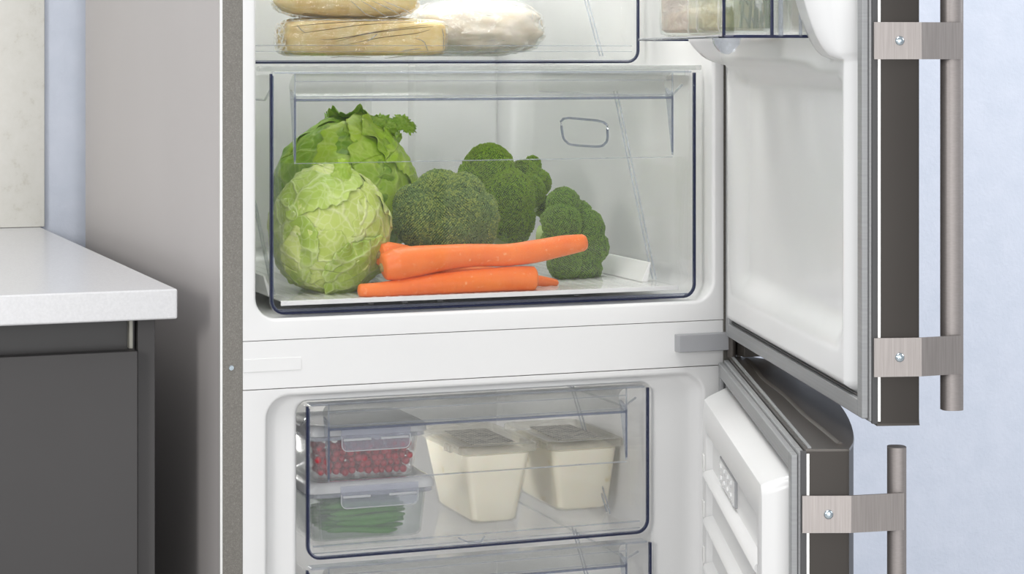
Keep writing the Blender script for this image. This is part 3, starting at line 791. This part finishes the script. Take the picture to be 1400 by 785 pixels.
def lobes_px(lst): return [(at(px, py, Y), rad) for px, py, Y, rad in lst]
PXM = 2.5 / F_PX
def LB(lst): return [(tuple(at(px, py, Y)), rp * Y * 1.062 / F_PX) for px, py, Y, rp in lst]
# front dome
broccoli('broccoli', 'wide blue-green broccoli dome in the middle behind the carrots',
    LB([(609, 297, 2.425, 62), (575, 300, 2.410, 38), (645, 298, 2.412, 37), (600, 268, 2.415, 36), (632, 268, 2.42, 32), (566, 280, 2.42, 28), (610, 315, 2.402, 36), (575, 322, 2.41, 24), (652, 318, 2.41, 26), (660, 283, 2.425, 20)]), 'blue',
    ([tuple(at(612, 318, 2.53)), tuple(at(609, 305, 2.45))], tuple(at(609, 350, 2.46)), .014), .00122, 2500000, 3)
broccoli('broccoli', 'tall yellow-green broccoli standing behind the dome-shaped one',
    LB([(668, 232, 2.53, 36), (650, 240, 2.53, 24), (690, 270, 2.515, 42), (700, 300, 2.51, 32), (676, 285, 2.52, 38), (722, 262, 2.53, 24), (735, 250, 2.545, 19), (742, 282, 2.55, 15), (716, 240, 2.55, 22), (706, 318, 2.505, 18), (728, 225, 2.56, 12)]), 'lime',
    ([tuple(at(690, 338, 2.54)), tuple(at(690, 290, 2.535))], tuple(at(690, 345, 2.53)), .013), .00108, 2900000, 5)
broccoli('broccoli', 'small dark green broccoli lying at the right behind the carrot tips',
    LB([(770, 280, 2.43, 24), (768, 305, 2.42, 28), (800, 312, 2.43, 27), (808, 338, 2.425, 25), (795, 360, 2.42, 24), (772, 358, 2.415, 25), (757, 330, 2.42, 18), (805, 368, 2.43, 18), (793, 290, 2.44, 16), (752, 300, 2.43, 13)]), 'mid',
    ([tuple(at(737, 322, 2.462)), tuple(at(775, 325, 2.44))], tuple(at(785, 388, 2.43)), .012), .00105, 2900000, 8)

# carrots
def carrotmat():
    t = NT('carrot_skin')
    nz = t.noise(1, 4, t.vec((260, 30, 30))); sp = t.noise(220, 2)
    c = t.ramp(t.noise(30, 3).outputs[0], [(.3, (.80, .155, .022)), (.7, (.88, .215, .035))])
    m = t.n('Mix', {0: t.ramp(sp.outputs[0], [(.62, (0, 0, 0)), (.78, (.45, .45, .45))]), 6: c, 7: (.95, .55, .30, 1)}, data_type='RGBA')
    m2 = t.n('Mix', {0: t.ramp(nz.outputs[0], [(.6, (0, 0, 0)), (.75, (.25, .25, .25))]), 6: m.outputs[2], 7: (.6, .13, .03, 1)}, data_type='RGBA')
    return t.surf(t.pbsdf(m2.outputs[2], .42, 0, t.bump(nz.outputs[0], .35, .0012), .4, .12))
M['carrot'] = carrotmat(); M['crown'] = plain('carrot_crown', (.26, .20, .06), .7, var=.4)
def carrot(label, pts, crown_end, seed, Ys, kk=1.0):
    """pts: (px, py, radius px) along the root"""
    P_ = [at(px, py, Ys + dy) for px, py, rp, dy in pts]; rad = [rp * Ys * 1.06 / F_PX * kk for _, _, rp, _ in pts]
    n = 60; C_ = []; rr = []
    for i in range(n + 1):
        f = i / n * (len(P_) - 1); k = min(int(f), len(P_) - 2); q = f - k
        a, b = P_[max(k - 1, 0)], P_[k]; c, d = P_[k + 1], P_[min(k + 2, len(P_) - 1)]
        C_.append(.5 * ((2 * b) + (c - a) * q + (2 * a - 5 * b + 4 * c - d) * q * q + (3 * b - a - 3 * c + d) * q ** 3))
        rr.append(rad[k] * (1 - q) + rad[k + 1] * q)
    root = empty('carrot', C_[n // 2] - Vector((0, 0, rr[n // 2])), label, 'carrot')
    def rf(q):
        i = q * n; k = int(round(i)); r = rr[k]
        ends = min(q, 1 - q) / .035
        r *= math.sqrt(max(.05, 1 - (1 - min(1, ends)) ** 2))
        return r * (1 + .018 * noise.noise(Vector((q * 14, seed, 0))) + .012 * noise.noise(Vector((q * 60, seed, 3))))
    mb = MB(); mb.tube(C_, rf, 28)
    obj('root', mb, M['carrot'], root, smooth=True, angle=180)
    if crown_end is not None:
        i0 = 0 if crown_end == 0 else n; i1 = 2 if crown_end == 0 else n - 2
        d = (C_[i0] - C_[i1]).normalized(); r = rr[i0] * .42
        mb = MB(); mb.tube([C_[i0] - d * .001, C_[i0] + d * .0014, C_[i0] + d * .0022], lambda q: r * (1 - .4 * q), 14)
        obj('crown', mb, M['crown'], root, smooth=True)
    return root
carrot('long orange carrot lying on top of the other two', [(522, 366, 16, .0), (540, 362, 22, 0), (570, 357, 21, 0), (610, 352, 17.5, 0), (650, 349, 15.5, 0), (690, 349, 15.5, 0), (730, 344, 16, 0), (770, 336, 14.5, 0), (803, 331, 11, 0)], 0, 1, 2.312)
carrot('lower front carrot with a blunt right end, under the top one', [(489, 397, 8.5, 0), (520, 396, 10, 0), (560, 392, 12, 0), (600, 388, 14.5, 0), (650, 384, 16, 0), (700, 381, 17, 0), (733, 381, 17, 0)], None, 2, 2.3075)
carrot('rear carrot with brown crown at left and thin tip at lower right', [(517, 348, 15, .010), (532, 348, 17, .014), (568, 355, 16, .026), (620, 372, 13.5, .030), (680, 378, 12, .032), (730, 384, 9, .028), (764, 387, 4, .024)], 0, 3, 2.322)

# ------------------------------------------------------------------ freezer contents
M['frost'] = clear('frosted_box_plastic', (.97, .98, .98), .20, (.80, .83, .84), 1.0, .15)
M['lid'] = clear('white_lid_plastic', (.8, .8, .8), .90, (.82, .83, .84), .8, .25)
M['clip'] = clear('translucent_clip', (.92, .93, .96), .24, (.80, .81, .88), 1.0, .15)
FZ = .6222 + .007 + .0028 + .0006
def food_box(x0, x1, y0, y1, z0, h, label):
    e = empty('food_container', ((x0 + x1) / 2, (y0 + y1) / 2, z0), label, 'container')
    tp = .007; th = .0013
    def rr_(g, z, r=.012): return rrect(x0 + g, x1 - g, y0 + g, y1 - g, r, z, 'xy', 6)
    mb = MB(); mb.loft([rr_(tp, z0), rr_(tp - .002, z0 + .003), rr_(.001, z0 + h), rr_(-.001, z0 + h), rr_(-.001, z0 + h + .001), rr_(.001 + th, z0 + h + .001), rr_(tp - .002 + th, z0 + .004), rr_(tp + th, z0 + .0015)])
    obj('box_body', mb, M['frost'], e, smooth=True, angle=40)
    zt = z0 + h + .0012
    mb = MB(); mb.loft([rr_(-.004, zt), rr_(-.0062, zt + .001), rr_(-.0062, zt + .006), rr_(-.003, zt + .0105), rr_(.006, zt + .0115), rr_(.009, zt + .0085), rr_(.012, zt + .008)])
    obj('box_lid', mb, M['lid'], e, smooth=True, angle=50)
    mb = MB(); mb.loft([rr_(-.0035, zt - .0045), rr_(-.0045, zt - .004), rr_(-.0045, zt - .0012), rr_(-.003, zt - .0002)]); 
    obj('lid_rim', mb, M['clip'], e, smooth=True)
    cx0, cx1 = x0 + .030, x1 - .016; cz0, cz1 = zt - .016, zt + .008
    for (yy, sg) in ((y0 - .0075, -1),):
        mb = MB(); u = u_path(cx0, cx1, cz0, cz1, .007)
        mb.loft([[(a, yy - .0012, b) for a, b in u], [(a, yy + .0003, b) for a, b in u]])
        cl = obj('lid_clip', mb, M['clip'], e, smooth=True, angle=30)
        mb = MB(); u_prism(mb, cx0, cx1, cz0, cz1 - .009, .007, .0009, yy - .0020, yy - .0011); obj('clip_rim', mb, M['lid'], cl)
        for a in (cx0 + .002, cx1 - .033):
            mb = MB(); mb.box(a, a + .031, yy - .0026, yy - .0011, zt - .0048, zt - .0022); obj('clip_ridge', mb, M['lid'], cl, bevel=.0006)
    return e, zt
bx0, bx1, by0, by1 = .6435, .7755, 2.3105, 2.413
b0 = at(580, 700, 2.31).x
b1 = at(588, 700, 2.31).x
e, z2 = food_box(bx0, b1, by0, by1, FZ, .0510, 'frosted food container of green beans, bottom of the stack of two')
e, z3 = food_box(bx0 + .001, b0 - .002, by0 + .001, by1, z2 + .0122, .0470, 'frosted food container of red berries, on top of the stack')
zb0 = FZ + .004
M['bean'] = plain('green_bean_skin', (.09, .29, .03), .4, var=.35, bs=.3, bscale=200)
for i in range(34):
    z = zb0 + .0045 + (i // 7) * .0068; yy = by0 + .016 + (i % 7) * .0115 + R.uniform(-.002, .002)
    xa = R.uniform(bx0 + .016, bx0 + .035); ln = R.uniform(.075, .105); xb = min(xa + ln, b1 - .018 - R.uniform(0, .008))
    ang = R.uniform(-.004, .004); sl = R.uniform(-.002, .003)
    pts = [(xa + (xb - xa) * k / 8, yy + ang * (k / 4 - 1) + .001 * math.sin(k * .8 + i), z + sl * k / 8 + .0012 * math.sin(k * .7 + i * 2)) for k in range(9)]
    mb = MB(); mb.tube(pts, lambda q: .0036 * (min(1, min(q, 1 - q) / .12 + .12)) ** .5, 8)
    obj('green_bean', mb, M['bean'], smooth=True, angle=180, label='frozen green bean in the lower food container', cat='bean', group='green beans in the lower food container')
M['berry'] = plain('red_berry_skin', (.46, .008, .025), .3, var=.25, sss=.1)
bm = bmesh.new(); bmesh.ops.create_uvsphere(bm, u_segments=14, v_segments=9, radius=1)
bme = bpy.data.meshes.new('berry'); 
for f in bm.faces: f.smooth = True
bm.to_mesh(bme); bm.free(); bme.materials.append(M['berry'])
zz0 = z2 + .0122 + .0026; n = 0; rb = .0042
for kz in range(5):
    for ky in range(4):
        for kx in range(14):
            if n >= 298: continue
            if kz == 4 and R.random() < .35: continue
            off = (kz % 2) * .5
            g = .0085 - .0012 * kz
            x = bx0 + .002 + g + rb + (kx + off * .8) * .00845 + R.uniform(-.0019, .0019)
            y = by0 + g + rb + (ky + off * .6) * .0086 + R.uniform(-.0016, .0016)
            z = zz0 + rb + kz * .0068 + R.uniform(0, .0022)
            if x > b0 - .002 - g - rb: continue
            o = bpy.data.objects.new('red_berry', bme); COL.objects.link(o); o.location = (x, y, z)
            s_ = rb * R.uniform(.74, 1.06); o.scale = (s_, s_, s_)
            setp(o, 'frozen red berry in the upper food container', 'berry', 'red berries in the upper food container'); n += 1
# ice cream tubs
def creammat():
    t = NT('vanilla_cream'); nz = t.noise(45, 4)
    c = t.ramp(nz.outputs[0], [(.28, (.76, .66, .42)), (.38, (.87, .83, .70)), (.7, (.90, .865, .755))])
    return t.surf(t.pbsdf(c, .55, 0, t.bump(t.noise(80, 3).outputs[0], .15, .001), .3, .1))
M['cream'] = creammat()
M['tub'] = clear('thin_tub_plastic', (.995, .993, .985), .05, (.88, .86, .80), .45, .15)
M['tublid'] = clear('clear_tub_lid', (.95, .945, .92), .30, (.82, .81, .76), .8, .2)
def printmat():
    t = NT('lid_print')
    b = t.n('TexBrick', {'Vector': t.vec((1, 1, 1)), 'Scale': 105.0, 'Color1': (.06, .06, .08, 1), 'Color2': (.62, .60, .55, 1), 'Mortar': (.74, .72, .65, 1), 'Mortar Size': .09, 'Brick Width': .9, 'Row Height': .42})
    return t.surf(t.pbsdf(b.outputs[0], .5))
M['print'] = printmat()
def tub(tl, tr_, bl, br_, Yt, Yb, depth, label, clabel):
    a, b = at(tl[0], tl[1], Yt), at(tr_[0], tr_[1], Yt); c, d = at(bl[0], bl[1], Yb), at(br_[0], br_[1], Yb)
    zt = (a.z + b.z) / 2; zb = FZ
    e = empty('ice_cream_tub', ((c.x + d.x) / 2, Yb + depth / 2, zb), label, 'tub')
    def rr_(q, g, z):
        x0_ = c.x + (a.x - c.x) * q + g; x1_ = d.x + (b.x - d.x) * q - g; y0_ = Yb + (Yt - Yb) * q + g; y1_ = Yb + depth + .012 * q - g
        return rrect(x0_, x1_, y0_, y1_, .009, z, 'xy', 5)
    h = zt - zb
    mb = MB(); mb.loft([rr_(0, .002, zb), rr_(0, 0, zb + .002), rr_(1, 0, zt), rr_(1, -.002, zt), rr_(1, -.002, zt + .001), rr_(1, .0010, zt + .001), rr_(0, .0010, zb + .0025), rr_(0, .003, zb + .001)])
    obj('tub_body', mb, M['tub'], e, smooth=True, angle=40)
    mb = MB(); mb.loft([rr_(0, .0042, zb + .0018), rr_(.02, .0018, zb + .0045), rr_(.95, .0018, zt - .0065), rr_(.96, .006, zt - .0035)])
    obj('ice_cream', mb, M['cream'], None, smooth=True, angle=40, label=clabel, cat='ice cream')
    mb = MB(); mb.loft([rr_(1, -.0032, zt - .004), rr_(1, -.0042, zt - .0035), rr_(1, -.0042, zt + .004), rr_(1, -.003, zt + .0052), rr_(1, .003, zt + .0052), rr_(1, .006, zt + .0035), rr_(1, .010, zt + .0035)], cap0=False)
    ld = obj('tub_lid', mb, M['tublid'], e, smooth=True, angle=40)
    x0_, x1_ = a.x + .016, b.x - .016
    mb = MB(); mb.box(x0_, x1_, Yt + .016, Yt + depth - .012, zt + .0037, zt + .0041); obj('lid_label', mb, M['print'], ld, label='pale label with rows of small dark print')
    for xx in (a.x - .0055, b.x + .0015):
        mb = MB(); mb.box(xx, xx + .004, Yt + .03, Yt + .05, zt - .006, zt + .002); obj('lid_tab', mb, M['tublid'], e, bevel=.0006)
tub((633, 618), (730, 611), (646, 727), (710, 723), 2.334, 2.343, .125, 'left of the two white ice cream tubs, beside the food containers', 'cream coloured ice cream filling the left tub')
tub((754, 611), (848, 605), (763, 717), (836, 713), 2.3655, 2.373, .125, 'right of the two white ice cream tubs, nearer the drawer side', 'cream coloured ice cream filling the right tub')

# ------------------------------------------------------------------ wrapped food in the upper drawer
M['film'] = clear('crinkled_film', (.985, .985, .975), .07, (.90, .89, .84), 3.0, .07, bump=1.0, bsc=38)
def foodmat(name, a, b, c):
    t = NT(name); nz = t.noise(60, 4, dist=.5)
    col = t.ramp(nz.outputs[0], [(.25, a), (.45, b), (.75, c)])
    return t.surf(t.pbsdf(col, .55, 0, t.bump(nz.outputs[0], .3, .002), .3, .1))
M['parsnip'] = foodmat('pale_yellow_dough', (.76, .50, .16), (.86, .64, .26), (.90, .74, .38))
M['roundf'] = foodmat('cream_round', (.76, .64, .48), (.82, .73, .60), (.86, .80, .72))
def blob(name, c, dims, m, mf, label, power=4, seed=1, film=True, cat='packaged food', film_k=1.035, wr=.02):
    root = empty(name, (c.x, c.y, c.z - dims[2]), label, cat)
    for part, k in ((('food', 1.0), ('plastic_wrap', film_k)) if film else (('food', 1.0),)):
        bm = bmesh.new(); bmesh.ops.create_icosphere(bm, subdivisions=6, radius=1); vs = []
        for v in bm.verts:
            d = v.co.normalized()
            s_ = (abs(d.x) ** power + abs(d.y) ** power + abs(d.z) ** power) ** (-1 / power)
            q = d * s_; nn = noise.noise(d * 3 + Vector((seed, 0, 0))) * wr
            p_ = Vector((q.x * dims[0], q.y * dims[1], q.z * dims[2])) * (1 + nn)
            if part != 'food':
                sd = Vector((seed * 3, 1, 0))
                cr_ = (1 - abs(noise.noise(Vector((q.x * 3, q.y * 4, q.z * 5)) + sd)) * 2.4) * .0020 + abs(noise.noise(Vector((q.x * 11, q.y * 9, q.z * 9)) + sd)) * .0022
                p_ = p_ * 1.0 + d * (.0012 + max(0, cr_))
                p_.z = max(p_.z, -dims[2] * (1 + wr) - .0006)
            vs.append(tuple(c + p_))
        mb = MB(); mb.add(vs, [tuple(v.index for v in f.verts) for f in bm.faces]); bm.free()
        obj(part, mb, m if part == 'food' else mf, root, smooth=True, angle=180)
    return root
UZ = 1.1410 + .004 + .0028
a_, b_ = at(391, 55, 2.475), at(610, 50, 2.475)
blob('wrapped_block', Vector(((a_.x + b_.x) / 2, 2.497, UZ + .0215)), ((b_.x - a_.x) / 2, .032, .0200), M['parsnip'], M['film'], 'long pale yellow block in crinkled clear plastic, on the drawer floor', 7, 2)
a_, b_ = at(378, 10, 2.49), at(572, 10, 2.49)
blob('wrapped_block', Vector(((a_.x + b_.x) / 2, 2.500, UZ + .0215 + .0200 + .0250)), ((b_.x - a_.x) / 2, .032, .0215), M['parsnip'], M['film'], 'rounded pale yellow loaf in clear plastic, lying on the long wrapped block', 2.8, 9)
a_, b_ = at(572, 50, 2.53), at(752, 50, 2.53)
blob('wrapped_round', Vector(((a_.x + b_.x) / 2 + .002, 2.575, UZ + .034)), ((b_.x - a_.x) / 2 - .004, .070, .0315), M['roundf'], M['film'], 'cream white round food in clear film beside the wrapped blocks', 2.9, 5, wr=.05)

# film folds on the long wrapped block and the loaf above it
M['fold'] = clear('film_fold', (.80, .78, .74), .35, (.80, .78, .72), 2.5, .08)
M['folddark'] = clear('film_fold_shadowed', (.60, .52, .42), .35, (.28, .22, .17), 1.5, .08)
blk = bpy.data.objects['wrapped_block']; blk2 = bpy.data.objects['wrapped_block.001']
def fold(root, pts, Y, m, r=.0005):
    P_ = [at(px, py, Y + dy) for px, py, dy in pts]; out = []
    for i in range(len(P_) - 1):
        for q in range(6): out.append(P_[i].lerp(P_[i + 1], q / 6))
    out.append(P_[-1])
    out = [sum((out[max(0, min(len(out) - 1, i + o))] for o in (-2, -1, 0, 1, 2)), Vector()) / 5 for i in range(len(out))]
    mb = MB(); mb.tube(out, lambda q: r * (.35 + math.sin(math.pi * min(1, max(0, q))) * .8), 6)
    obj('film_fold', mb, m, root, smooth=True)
YF = 2.4625
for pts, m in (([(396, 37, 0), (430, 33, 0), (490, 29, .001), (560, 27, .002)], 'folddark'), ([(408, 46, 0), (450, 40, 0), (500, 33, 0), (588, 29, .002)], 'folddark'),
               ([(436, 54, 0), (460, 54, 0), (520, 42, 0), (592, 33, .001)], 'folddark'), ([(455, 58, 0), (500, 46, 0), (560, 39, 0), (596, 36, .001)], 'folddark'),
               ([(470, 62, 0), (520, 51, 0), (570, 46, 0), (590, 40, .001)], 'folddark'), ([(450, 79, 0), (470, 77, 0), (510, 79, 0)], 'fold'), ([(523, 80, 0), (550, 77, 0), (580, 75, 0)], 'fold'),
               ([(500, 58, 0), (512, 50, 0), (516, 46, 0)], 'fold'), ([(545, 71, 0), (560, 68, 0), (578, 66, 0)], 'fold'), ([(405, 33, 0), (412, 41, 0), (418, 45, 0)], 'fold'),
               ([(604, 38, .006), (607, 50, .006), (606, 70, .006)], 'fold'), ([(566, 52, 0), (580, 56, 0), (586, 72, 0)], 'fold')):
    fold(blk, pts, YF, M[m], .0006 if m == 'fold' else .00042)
for pts in ([(478, 0, .001), (490, 10, 0), (500, 20, .002), (515, 24, .006)], [(492, 0, .001), (508, 9, 0), (520, 18, .002), (530, 23, .008)],
            [(506, 0, .001), (524, 8, .001), (538, 15, .004), (550, 22, .009)], [(522, 0, .002), (540, 8, .003), (555, 14, .007), (562, 20, .011)]):
    fold(blk2, pts, YF - .003, M['fold'], .0007)
